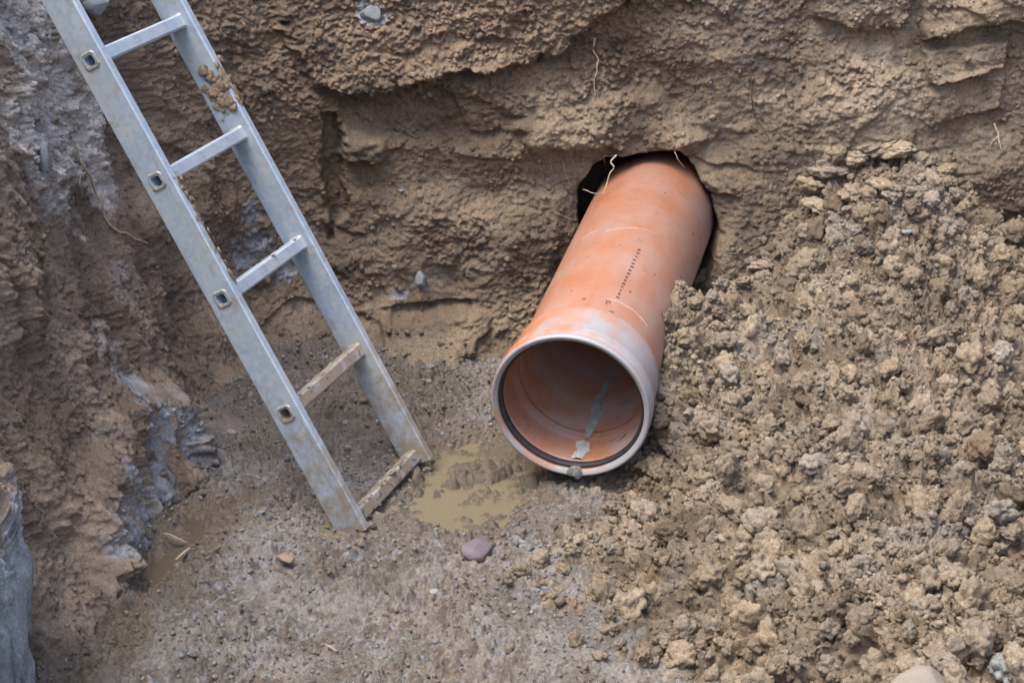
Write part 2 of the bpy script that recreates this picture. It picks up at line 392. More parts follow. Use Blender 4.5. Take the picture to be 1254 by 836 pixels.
# =================================================================== TRENCH FLOOR
WATER_Z = -.019
PUD = [[at_z(*p)[:2] for p in q] for q in (
    [(512,590),(530,545),(580,533),(625,550),(660,585),(640,612),(610,640),(570,650),(520,636),(498,612)],
    [(180,715),(165,690),(205,640),(235,615),(290,610),(260,640),(225,680),(205,700)],
    [(85,800),(110,760),(160,745),(175,760),(120,810),(90,836),(60,860),(60,836)])]
def floor_h(x, y, fine=True):
    w1 = perlin(x * 7, y * 7, 111); w3 = fbm(x * 24, y * 24, 112, 3)
    h = .010 * fbm(x * 3, y * 3, 113, 3)
    cx = sstep(-.25, -.75, x); h = h + .06 * sstep(4.3, 4.95, y + .3 * cx) * sstep(.0, -.5, x) + .03 * sstep(4.6, 4.9, y)
    h = h + .05 * sstep(-.72, -.95, x + .06 * w1)
    if fine:
        w6 = perlin(x * 70, y * 70, 117); xx = x + .012 * w1 + .005 * w3 + .0025 * w6; yy = y + .012 * perlin(x * 7 + 20, y * 7, 115) + .005 * perlin(x * 24, y * 24 + 8, 118) + .0025 * perlin(x * 70, y * 70 + 9, 119)
        ms = sstep(-.3, .4, fbm(x * 3.5, y * 3.5, 116, 2))
        h = h + (.55 + .45 * ms) * (.020 * crumb(xx / .048, yy / .052, 121, .25, .7) * sstep(.0, .5, perlin(x * 5, y * 5, 127)) + .019 * crumb(xx / .024, yy / .026, 122, .25, .7) * ms
             + .0065 * crumb(xx / .0125, yy / .0135, 123, .2, .68) + .0030 * crumb(xx / .0075, yy / .008, 124, .2, .68) + (.35 + .65 * sstep(.35, -.25, x)) * (.028 * np.abs(perlin(xx * 26, yy * 30, 145)) + .017 * np.abs(perlin(xx * 60, yy * 66, 146)) + .006 * np.abs(perlin(xx * 130, yy * 130, 147)) - .009)) + .007 * w3 + .0025 * fbm(x * 65, y * 65, 128, 2) + .004 * ridged(x * 9, y * 9, 126, 3) - .012
    for k, pl in enumerate(PUD):
        sd = in_poly(x + .02 * w1 + .01 * w3, y + .02 * w1, pl)
        m_ = sstep(-.03, .05, sd); h = h - (.022, .026, .022)[k] * m_ + m_ * (.015, .008, .014)[k] * fbm(x * 15, y * 20, 140 + k, 3)
    # mud islands inside the puddle by the pipe
    for (px, py, r, a) in ((560,575,.05,.020), (600,568,.06,.018), (575,605,.05,.013), (590,632,.05,.015)):
        p = at_z(px, py); d = np.hypot((x - p[0]), (y - p[1]) * .7) + .02 * w1
        h = h + a * (1 - sstep(r * .35, r, d))
    return h
def build_floor():
    xv = np.concatenate([np.arange(-1.35, -1.05, .01), np.arange(-1.05, .75, .0030), np.arange(.75, 2.3, .02)])
    yv = np.concatenate([np.arange(-3, 2.9, .06), np.arange(2.9, 4.95, .0036)])
    x, y = np.meshgrid(xv, yv, indexing='ij'); h = floor_h(x, y)
    n1 = fbm(x * 5, y * 5, 131, 3); n2 = fbm(x * 26, y * 26, 132, 3); n3 = fbm(x * 60, y * 60, 134, 2)
    c = lerp((.160, .142, .122), (.262, .246, .226), sstep(-.55, .45, n1 + .4 * n2))
    c = lerp(c, (.245, .208, .165), .7 * sstep(.2, .6, fbm(x * 4 + 5, y * 4, 133, 3)))                 # tan spill
    c = lerp(c, (.31, .325, .345), .70 * sstep(.1, .5, fbm(x * 42 + 15, y * 46, 136, 2)) * sstep(-.3, .3, fbm(x * 5 + 15, y * 5, 137, 2) - .5 * sstep(-.1, .3, x)))                 # bluish clay crumbs
    c = lerp(c, (.13, .10, .078), .8 * sstep(.15, .7, n2 + .4 * n3))
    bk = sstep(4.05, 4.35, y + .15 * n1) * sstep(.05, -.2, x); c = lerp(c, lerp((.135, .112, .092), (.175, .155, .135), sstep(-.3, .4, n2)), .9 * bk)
    near = np.zeros(x.shape)
    for k, pl in enumerate(PUD): near = np.maximum(near, sstep(-.10, -.01, in_poly(x, y, pl) + .04 * n1 + .02 * n2))
    c = lerp(c, (.15, .115, .078), .75 * near)
    wet = np.clip(.38 + .5 * near + .40 * sstep(-.3, .4, n1), 0, 1)
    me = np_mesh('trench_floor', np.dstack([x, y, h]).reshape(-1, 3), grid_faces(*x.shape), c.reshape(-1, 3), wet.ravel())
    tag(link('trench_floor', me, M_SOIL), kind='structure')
build_floor()
def floor_pt(px, py, up=0.0):
    z = 0.0
    for _ in range(4):
        p = at_z(px, py, z); z = float(floor_h(np.array([p[0]]), np.array([p[1]]))[0])
    p = at_z(px, py, z); p[2] += up; return p
# muddy water: a shallow pool with suspended silt, clear skin on top
def water_mat(name, col, dens):
    m = bpy.data.materials.new(name); m.use_nodes = True; t = m.node_tree; t.nodes.clear()
    out = t.nodes.new('ShaderNodeOutputMaterial'); mx = t.nodes.new('ShaderNodeMixShader'); tr = t.nodes.new('ShaderNodeBsdfTransparent'); gl = t.nodes.new('ShaderNodeBsdfGlossy')
    gl.inputs['Roughness'].default_value = .03; fr = t.nodes.new('ShaderNodeFresnel'); fr.inputs[0].default_value = 1.33
    bp = t.nodes.new('ShaderNodeBump'); ns = t.nodes.new('ShaderNodeTexNoise'); tc = t.nodes.new('ShaderNodeTexCoord'); ns.inputs['Scale'].default_value = 22
    bp.inputs['Strength'].default_value = .12; bp.inputs['Distance'].default_value = .004
    t.links.new(tc.outputs['Object'], ns.inputs['Vector']); t.links.new(ns.outputs['Fac'], bp.inputs['Height']); t.links.new(bp.outputs[0], gl.inputs['Normal']); t.links.new(bp.outputs[0], fr.inputs['Normal'])
    t.links.new(fr.outputs[0], mx.inputs[0]); t.links.new(tr.outputs[0], mx.inputs[1]); t.links.new(gl.outputs[0], mx.inputs[2]); t.links.new(mx.outputs[0], out.inputs['Surface'])
    pv = t.nodes.new('ShaderNodeVolumePrincipled'); pv.inputs['Color'].default_value = (*col, 1); pv.inputs['Density'].default_value = dens; t.links.new(pv.outputs[0], out.inputs['Volume'])
    return m
M_WATER = water_mat('murky_water', (.96, .80, .54), 150); M_WATERD = water_mat('dark_murky_water', (.55, .44, .31), 110)
for pl in PUD:
    P = np.array(pl); cpt = P.mean(0); P = cpt + (P - cpt) * 1.25; n = len(P)
    V = [(p[0], p[1], WATER_Z) for p in P] + [(p[0], p[1], WATER_Z - .10) for p in P]
    me = bpy.data.meshes.new('puddle'); me.from_pydata(V, [], [list(range(n)), list(range(2 * n - 1, n - 1, -1))] + [[(k + 1) % n, k, n + k, n + (k + 1) % n] for k in range(n)])
    bm = bmesh.new(); bm.from_mesh(me); bmesh.ops.recalc_face_normals(bm, faces=bm.faces); bm.to_mesh(me); bm.free()
    tag(link('puddle', me, M_WATER if pl is PUD[0] else M_WATERD), kind='structure')
# ground above the trench, right-hand bank and far end (out of frame, but there)
def build_ground():
    X = np.concatenate([-np.geomspace(60, 1.62, 14), np.linspace(-1.58, 2.7, 60), np.geomspace(2.8, 60, 14)])
    Y = np.concatenate([-np.geomspace(60, 4.2, 12), np.linspace(-4, 5.7, 130), np.geomspace(5.8, 80, 14)])
    x, y = np.meshgrid(X, Y, indexing='ij'); h = 1.72 + .05 * fbm(x * .7, y * .7, 141, 3)
    ins = sstep(-1.58, -1.40, x) * sstep(2.55, 2.25, x) * sstep(5.24, 5.13, y) * sstep(-4.0, -3.0, y)
    h = h - 1.95 * ins
    c = np.broadcast_to(np.array((.24, .18, .125)), x.shape + (3,)).reshape(-1, 3)
    me = np_mesh('ground', np.dstack([x, y, h]).reshape(-1, 3), grid_faces(*x.shape), c, np.full(x.size, .1)); tag(link('ground', me, M_SOIL), kind='structure')
build_ground()

# where the pipe lies (needed by the heap that leans on it)
AZ, SL = R(14.3), R(7.5)
axis = Vector((math.sin(AZ) * math.cos(SL), math.cos(AZ) * math.cos(SL), math.sin(SL)))
right = axis.cross(Vector((0, 0, 1))).normalized(); upv = right.cross(axis)
mouth = CAM + ray(698, 498) * 4.33
RB = .161
def near_pipe(P, rad):
    d = np.asarray(P) - np.array(mouth); t = d @ np.array(axis); q = np.linalg.norm(d - t[..., None] * np.array(axis), axis=-1)
    return (t > -.10) & (t < 1.6) & (q < np.where(t > .075, .161, .187) + rad * .55)
# =================================================================== SOIL HEAP
HC = [  # px, py, y (depth) -> points of the heap's mean surface
    (1080,168,4.88),(1030,190,4.86),(1150,180,4.88),(1210,225,4.88),(1254,270,4.86),(960,245,4.82),(915,320,4.78),(880,350,4.62),(850,360,4.42),(828,374,4.32),(803,392,4.21),
    (806,455,4.11),(803,530,4.01),(782,580,3.93),(1100,300,4.46),(1250,400,4.28),(1100,420,4.03),(960,400,4.22),(1250,560,3.66),(1100,600,3.44),(950,520,3.78),(870,500,3.98),(870,430,4.18),
    (950,640,3.48),(850,620,3.64),(1250,720,3.10),(1100,760,2.93),(960,760,3.10),(860,730,3.32),(780,690,3.50),(730,690,3.56),(1254,836,2.74),(1100,836,2.76),(960,815,3.00)]
ctrl = [at_y(px, py, y) for px, py, y in HC]
for px, py in ((735,618),(672,640),(640,690),(678,745),(752,790),(815,828),(890,856)): ctrl.append(at_z(px, py, .0))
ctrl += [np.array(q) for q in ((.55,2.80,0),(.8,2.55,0),(1.2,2.25,0),(1.7,2.2,.0),(1.9,3.2,.18),(1.9,4.0,.25),(1.9,4.9,.22),(-.1,3.75,-.04),(0,3.4,-.04),(.2,2.95,-.05),(.3,2.6,-.05),(0,4.1,-.05),(.05,4.5,-.04),(.2,4.8,.02),(1.0,2.0,-.06))]
ctrl = np.array(ctrl)
def _tps(d): return np.where(d > 1e-9, d * d * np.log(d + 1e-9), 0)
_n = len(ctrl); _A = np.zeros((_n + 3, _n + 3)); _d = np.hypot(ctrl[:, None, 0] - ctrl[None, :, 0], ctrl[:, None, 1] - ctrl[None, :, 1])
_A[:_n, :_n] = _tps(_d) + np.eye(_n) * 6e-4; _A[:_n, _n] = 1; _A[:_n, _n + 1:] = ctrl[:, :2]; _A[_n:, :_n] = _A[:_n, _n:].T
_W = np.linalg.solve(_A, np.r_[ctrl[:, 2], 0, 0, 0])
def heap_base(x, y):
    o = _W[_n] + _W[_n + 1] * x + _W[_n + 2] * y
    for k in range(_n): o = o + _W[k] * _tps(np.hypot(x - ctrl[k, 0], y - ctrl[k, 1]))
    return o
def heap_colour(x, y, n):
    c = lerp((.205, .162, .116), (.320, .260, .194), sstep(-.5, .5, fbm(x * 5, y * 5, 171, 3)))
    c = lerp(c, (.305, .235, .158), .6 * sstep(.1, .6, fbm(x * 9 + 4, y * 9, 172, 2)))
    c = lerp(c, (.295, .268, .232), .6 * sstep(.2, .6, fbm(x * 7 + 14, y * 7, 173, 3)))
    c = lerp(c, c * np.array((.66, .62, .58)), .85 * sstep(.10, .42, fbm(x * 13 + 31, y * 13, 179, 3)))          # damper clods
    return c * (1 + .18 * n)[..., None]
def build_heap():
    xv = np.concatenate([np.arange(-.1, 1.42, .0031), np.arange(1.42, 2.1, .007)]); yv = np.concatenate([np.arange(2.0, 2.7, .02), np.arange(2.7, 5.0, .0036)])
    xc = np.arange(-.12, 2.14, .03); yc = np.arange(1.95, 5.06, .03)
    gx, gy = np.meshgrid(xc, yc, indexing='ij'); gb = heap_base(gx, gy)
    x, y = np.meshgrid(xv, yv, indexing='ij')
    fi = (x - xc[0]) / .03; fj = (y - yc[0]) / .03; i = fi.astype(int); j = fj.astype(int); fi = fi - i; fj = fj - j
    h = gb[i, j]*(1-fi)*(1-fj) + gb[i+1, j]*fi*(1-fj) + gb[i, j+1]*(1-fi)*fj + gb[i+1, j+1]*fi*fj
    base = h.copy()
    w1 = perlin(x * 8, y * 8, 151); w2 = perlin(x * 8 + 30, y * 8, 152); w3 = fbm(x * 26, y * 26, 153, 3); w4 = perlin(x * 60, y * 60, 154); w5 = perlin(x * 60 + 9, y * 60, 155)
    xx = x + .018 * w1 + .008 * w3 + .003 * w4; yy = y + .018 * w2 + .008 * perlin(x * 26 + 8, y * 26, 156) + .003 * w5
    D = .030 * fbm(x * 4, y * 4, 157, 2) - .012
    D += .070 * crumb(xx / .11, yy / .11, 161, .3, .66) * sstep(-.4, .2, perlin(x * 3, y * 3, 168)) + .050 * crumb(xx / .050, yy / .052, 162, .25, .60) + .018 * crumb(xx / .023, yy / .024, 163, .25, .68) + .007 * crumb(xx / .0120, yy / .0125, 164, .2, .68) + .003 * crumb(xx / .0070, yy / .0075, 165, .2, .68)
    D += .010 * perlin(xx * 90, yy * 90, 177) * perlin(xx * 22, yy * 22, 178) + .020 * np.abs(perlin(xx * 32, yy * 32, 174)) + .014 * np.abs(perlin(xx * 70, yy * 70, 175)) + .010 * np.abs(perlin(xx * 140, yy * 140, 176)) - .009
    D += .008 * w3 + .003 * w4 - .042
    hi_ = D > np.percentile(D[(base > .02)], 42)
    gxx, gyy = np.gradient(gb, .03); nx = -(gxx[i, j]); ny = -(gyy[i, j]); nl = np.sqrt(nx * nx + ny * ny + 1)
    D = D * sstep(-.05, .03, base)
    V = np.dstack([x + nx / nl * D, y + ny / nl * D, h + D / nl])
    d_ = V - np.array(mouth); t_ = d_ @ np.array(axis); q_ = np.linalg.norm(d_ - t_[..., None] * np.array(axis), axis=-1)
    ins_ = (t_ > -.012) & (t_ < 1.6) & (q_ < np.where(t_ > .075, RB - .003, .184))          # the heap stops where the pipe lies
    ins_ |= (t_ > -.08) & (t_ <= -.012) & (q_ < .165)
    keep = (base > -.03) & ~ins_
    c = heap_colour(x, y, w3 + .6 * w4)
    Fc = grid_faces(*x.shape, keep); Vc, Fc, cc = compact(V.reshape(-1, 3), Fc, c.reshape(-1, 3))
    H = V
    parts = [(Vc, np.concatenate([Fc[:, [0, 1, 2]], Fc[:, [0, 2, 3]]]), cc)]
    # loose crumbs lying all over it
    r = np.random.default_rng(5); hd = []
    def pick(n):
        out = []
        while len(out) < n:
            a = r.integers(0, len(xv), 4000); b = r.integers(0, len(yv), 4000)
            ok = (base[a, b] > .0) & ~ins_[a, b] & (hi_[a, b] | (r.uniform(0, 1, 4000) < .30)) & (xv[a] < 1.8) & (yv[b] > 2.7)
            out += list(zip(a[ok], b[ok]))
        return np.array(out[:n])
    for n, sub, r0, r1, pw in ((19000, 2, .0028, .0068, 1.6), (4300, 3, .006, .0145, 1.7), (520, 4, .016, .040, 2.2)):
        ab = pick(n); rad = r0 + (r1 - r0) * r.uniform(0, 1, n) ** pw
        p = V[ab[:, 0], ab[:, 1]] + np.array([0, 0, 1]) * (rad * r.uniform(-.05, .5, n))[:, None]
        far = ~near_pipe(p, rad); ab, rad, p = ab[far], rad[far], p[far]; n = len(rad)
        cl = c[ab[:, 0], ab[:, 1]] * r.uniform(.85, 1.15, n)[:, None]
        parts.append(stamp(p, rad, cl, sub, 9 + sub))
    Vj, Fj, Cj = join(parts)
    me = np_mesh('soil_heap', Vj, Fj, Cj, np.full(len(Vj), .05))
    o = link('soil_heap', me, M_SOIL); tag(o, 'loose heap of crumbly tan soil piled against the bank beside the orange pipe', 'soil heap', kind='stuff')
    return xv, yv, V, base, c
HX, HY, HEAP_V, HEAP_B, HEAP_C = build_heap()
_hs = HEAP_V[::3, ::3]; _hu, _hv = to_px(_hs); _hvis = HEAP_B[::3, ::3] > -.01
def heap_pt(px, py):
    d = (_hu - px) ** 2 + (_hv - py) ** 2 + np.where(_hvis, 0, 1e9); near = d < d.min() + 30
    k = np.argmin(np.where(near, np.linalg.norm(_hs - CAM, axis=-1), 1e9)); return _hs.reshape(-1, 3)[k].copy()

# =================================================================== CRUMBS ON FLOOR AND BANK (uncountable)
def build_crumbs():
    r = np.random.default_rng(21); parts = []
    for n, sub, r0, r1, pw in ((9000, 2, .0022, .0062, 2.0), (260, 3, .005, .011, 2.4)):
        x = r.uniform(-.98, .45, n * 2); y = 2.95 + 1.9 * r.uniform(0, 1, n * 2) ** .9
        dn = fbm(x * 3, y * 3, 201, 2) + r.uniform(-.5, .5, n * 2)
        ok = (heap_base(x, y) < .03) & (dn > -.25) & (in_poly(x, y, PUD[0]) < .01) & (in_poly(x, y, PUD[1]) < .02)
        x, y = x[ok][:n], y[ok][:n]; m = len(x); rad = r0 + (r1 - r0) * r.uniform(0, 1, m) ** pw
        z = floor_h(x, y) + rad * r.uniform(-.2, .5, m)
        pal = np.array([(.25, .238, .222), (.225, .20, .17), (.19, .165, .14), (.27, .278, .29), (.23, .218, .20)])
        parts.append(stamp(np.c_[x, y, z], rad, pal[r.integers(0, 5, m)] * r.uniform(.75, 1.2, m)[:, None], sub, 31 + sub))
    # crumbs clinging to the ledges of the bank
    nS, nZ = BANK_V.shape[:2]; n = 5200; a = r.integers(0, nS, n * 6); b = r.integers(0, nZ, n * 6)
    S, Z = BANK_S[a], BANK_Z[b]; dn = fbm(S * 4, Z * 5, 205, 2) + .5 * sstep(.55, .75, Z) + r.uniform(-.4, .4, n * 6)
    ok = (S > -2.2) & (S < 1.5) & (Z < 1.2) & (dn > .1) & (in_poly(S, Z, HOLE) < -.015); a, b = a[ok][:n], b[ok][:n]; m = len(a)
    rad = .0025 + .0075 * r.uniform(0, 1, m) ** 2.5
    parts.append(stamp(BANK_V[a, b] + np.c_[BANK_N[a, b], np.zeros(m)] * (rad * .2)[:, None], rad, BANK_C[a, b] * r.uniform(.8, 1.25, m)[:, None], 2, 77))
    V, Fc, C = join(parts); me = np_mesh('soil_crumbs', V, Fc, C, np.full(len(V), .2))
    tag(link('soil_crumbs', me, M_SOIL), 'fine grey and brown soil crumbs scattered over the muddy trench floor and bank', 'soil crumbs', kind='stuff')
build_crumbs()

# =================================================================== CLODS AND STONES ONE CAN POINT TO
CLOD_MESH = {}
def clod_mesh(k, col, wet=.1):
    key = (k, tuple(col))
    if key not in CLOD_MESH:
        V = VAR[4][k % len(VAR[4])]; r = np.random.default_rng(k); n = perlin3(V * 3 + k, 9); V = V * .025
        c = np.array(col)[None] * (1 + .25 * n)[:, None]
        CLOD_MESH[key] = np_mesh('soil_clod', V, ICO[4][1], c, np.full(len(V), wet)); CLOD_MESH[key].materials.append(M_SOIL)
    return CLOD_MESH[key]
def put(name, me, loc, rad, rot, label, cat, group=None):
    o = bpy.data.objects.new(name, me); COL.objects.link(o); o.location = loc
    o.scale = (rad,) * 3 if np.isscalar(rad) else rad; o.rotation_euler = rot
    tag(o, label, cat, group); return o
TAN = [(.265, .212, .152), (.305, .25, .185), (.27, .225, .172), (.30, .238, .166)]
r = np.random.default_rng(77)
# clods of the heap
n_c = 0; tries = 0; taken = []
while n_c < 150 and tries < 6000:
    tries += 1
    px, py = r.uniform(700, 1262), r.uniform(190, 845); p = heap_pt(px, py)
    u, v = to_px(p)
    if abs(u - px) > 6 or abs(v - py) > 6: continue
    rad = .016 + .024 * r.uniform() ** 2.0
    if near_pipe(p, rad): continue
    if any(np.hypot(px - a, py - b) < 22 for a, b in taken): continue
    taken.append((px, py)); p[2] += rad * r.uniform(.0, .45)
    put('soil_clod', clod_mesh(r.integers(0, 14), TAN[r.integers(0, 4)], .05), p, rad / .025, r.uniform(0, 6.28, 3),
        'crumbly tan soil clod lying among others on the loose soil heap', 'soil clod', 'clods on the soil heap'); n_c += 1
for q, (px, py, rad) in enumerate(((968,236,.030),(990,222,.036),(1016,208,.040),(1042,190,.038),(1072,182,.046),(1102,180,.044),(1128,190,.036),(1004,250,.034),(1045,232,.040),(1084,226,.038),(1120,232,.034),(930,322,.028),(905,345,.026),(1150,205,.030))):
    p = heap_pt(px, py + 6); p[2] += rad * .3
    put('soil_clod', clod_mesh(q, TAN[(q * 3) % 4], .05), p, np.array((1.25, 1, .75)) * rad / .025, (.3 * math.sin(q), .3 * math.cos(q), q * 1.7),
        'large crumbly clod on the crest of the heap against the bank', 'soil clod', 'large clods along the crest of the heap')
# clods at the toe, on the grey floor
TOE = [(640,702,.030,0),(662,690,.034,1),(622,712,.022,2),(690,700,.026,3),(735,735,.048,4),(770,748,.052,5),(720,700,.030,6),(800,735,.045,7),(705,786,.026,8),(735,806,.024,9),
       (716,822,.018,10),(575,742,.017,11),(590,640,.018,12),(610,668,.016,13),(625,796,.016,1),(582,790,.012,2),(518,822,.016,3),(830,770,.030,4),(860,800,.028,5),(760,790,.020,6),(680,660,.022,7),(720,655,.026,8),(745,640,.024,9),(640,655,.018,10)]
for px, py, rad, k in TOE:
    rad *= .72; p = floor_pt(px, py, rad * .35); put('soil_clod', clod_mesh(k, TAN[k % 4], .1), p, rad / .025, (k, k * 2.1, k * .7),
        'lumpy brown soil clod rolled off the heap onto the grey trench floor', 'soil clod', 'clods at the foot of the heap')
M_SLATE = plain('slate', (.125, .10, .112), .55, .25, 14, .3, .003)
M_TANSTONE = plain('tan_stone', (.215, .165, .115), .6, .2, 20, .3, .002)
M_PALE = plain('pale_stone', (.30, .252, .205), .8, .28, 45, .6, .004)
M_GREYST = plain('grey_stone', (.25, .265, .28), .75, .25, 22, .5, .004)
M_WHITE = plain('white_pebble', (.22, .23, .225), .5, .15, 30, .2, .001)
def stone(name, px, py, size, mat, seed, label, cat, where='floor', box=(1, .75, .5), rot=(0, 0, 0), up=.25, cuts=9):
    me = np_mesh(name, stone_shape(seed, 4, cuts, box), ICO[4][1]); me.materials.append(mat)
    p = floor_pt(px, py, size * up) if where == 'floor' else heap_pt(px, py) + np.array([0, 0, size * up]) if where == 'heap' else bank_pt(px, py, size * up)
    return put(name, me, p, size, rot, label, cat)
stone('stone', 585, 681, .040, M_SLATE, 3, 'flat purplish slate stone lying on the floor below the puddle', 'stone', box=(1, .9, .42), rot=(.35, -.1, .5), up=.5)
stone('stone', 350, 688, .024, M_TANSTONE, 5, 'rounded orange brown stone on the grey floor left of the ladder foot', 'stone', rot=(0, 0, -.4))
stone('pebble', 283, 531, .016, M_PALE, 8, 'pale pinkish pebble on the dark slope under the ladder', 'pebble')
stone('pebble', 532, 726, .012, M_WHITE, 9, 'small white and green pebble on the floor below the slate stone', 'pebble')
stone('pebble', 320, 628, .009, M_WHITE, 12, 'tiny white pebble on the floor left of the ladder rail', 'pebble')
stone('pebble', 641, 664, .008, M_WHITE, 13, 'tiny bright white pebble beside the heap foot right of the slate stone', 'pebble')
stone('stone', 1134, 848, .060, M_PALE, 17, 'smooth pale pink block half buried at the bottom edge of the heap', 'stone', 'heap', (1, .6, .55), (.1, 0, .05), .2, 5)
put('stone', clod_mesh(5, (.25, .265, .25), .1), heap_pt(1236, 815), 1.5, (.3, .2, .5), 'rough grey green stone at the bottom right corner of the heap', 'stone')
stone('stone', 1112, 285, .014, M_WHITE, 20, 'small bluish white stone near the top of the heap', 'stone', 'heap')
stone('stone', 1000, 716, .036, M_PALE, 22, 'smooth pale tan slab of clay set low in the middle of the heap', 'clay slab', 'heap', (1, .6, .5), (.5, .1, -.3), -.1)
stone('stone', 455, 18, .030, M_GREYST, 23, 'blue grey stone stuck in the crumbly shelf at the top of the bank', 'stone', 'bank', (1, .5, .8), (0, 0, 0), .4)
stone('stone', 110, 6, .045, M_GREYST, 24, 'grey stone stuck in the bank behind the top of the ladder', 'stone', 'bank', (.7, 1, .7), (0, 0, 0), .4)
stone('stone', 50, 195, .034, M_GREYST, 25, 'upright grey stone stuck in the pale crust of the left bank', 'stone', 'bank', (.5, .7, 1.2), (0, 0, .2), .3)
stone('stone', 516, 342, .024, M_GREYST, 26, 'lumpy blue grey clay nub stuck in the bank left of the pipe', 'clay lump', 'bank', (.7, .6, 1), (0, 0, 0), .3)
stone('pebble', 868, 102, .012, M_GREYST, 27, 'small dark grey pebble stuck in the bank above the pipe hole', 'pebble', 'bank')
stone('pebble', 490, 233, .009, M_WHITE, 28, 'tiny pale pebble stuck in the smeared bank left of the pipe hole', 'pebble', 'bank')
# clay block in the lower left corner
def clay_block():
    V, Fc = ico(7); P = np.sign(V) * np.abs(V) ** .42; P = P / np.abs(P).max(0)
    o = 13.7; d = 1 + .07 * perlin3(P * 1.6 + o, 1) + .05 * perlin3(P * 4 + o, 2) + .035 * (crumb3(P * 6 + o, 3) - .3) + .03 * (crumb3(P * 14 + o, 4, .25, .65) - .3) + .03 * np.abs(perlin3(P * 16 + o, 5)) + .022 * np.abs(perlin3(P * 36 + o, 6)) + .012 * np.abs(perlin3(P * 75 + o, 7))
    Q = P * d[:, None] * np.array([.30, .22, .29])
    n = perlin3(P * 5 + o, 8); n2 = perlin3(P * 14 + o, 9) + .9 * perlin3(P * 45 + o, 10)
    c = lerp((.22, .25, .285), (.50, .54, .59), np.clip(.5 + .7 * n + .5 * n2, 0, 1))
    c = lerp(c, (.30, .225, .16), sstep(.12, .26, Q[:, 2] - .06 * n))
    me = np_mesh('clay_block', Q, Fc, c, np.full(len(Q), .35)); me.materials.append(M_SOIL)
    put('clay_block', me, (-1.185, 3.06, .205), 1.0, (.03, .05, .12), 'blue grey clay block with brown soil on top in the lower left corner', 'clay block')
clay_block()
# wood chips
M_WOOD = plain('pale_wood', (.32, .255, .19), .7, .25, 40, .4, .002)
def chip(a, b, wd, th, label):
    a = floor_pt(*a, .012); b = floor_pt(*b, .012); d = Vector(b - a); L = d.length
    bm = bmesh.new(); bmesh.ops.create_cube(bm, size=1); bmesh.ops.scale(bm, vec=(L, wd, th), verts=bm.verts)
    bmesh.ops.bevel(bm, geom=list(bm.edges), offset=th * .25, segments=2)
    bmesh.ops.subdivide_edges(bm, edges=[e for e in bm.edges if e.calc_length() > L * .5], cuts=6)
    rr = np.random.default_rng(int(L * 1e5))
    for v in bm.verts:
        t = abs(v.co.x) / (L / 2); v.co.y *= 1 - .45 * t * t; v.co += Vector(rr.normal(size=3) * th * .06); v.co.z += .03 * L * (1 - t * t)
    me = bpy.data.meshes.new('wood_chip'); bm.to_mesh(me); bm.free(); me.materials.append(M_WOOD)
    put('wood_chip', me, (a + b) / 2, 1.0, d.to_track_quat('X', 'Z').to_euler(), label, 'wood chip')
chip((201, 659), (228, 671), .009, .005, 'short pale wood chip lying beside the muddy channel, the upper of two')
chip((216, 692), (233, 677), .007, .004, 'thin pale wood splinter just below the thicker chip by the muddy channel')
chip((398, 795), (412, 803), .004, .002, 'tiny pale splinter of wood on the grey floor at the front')

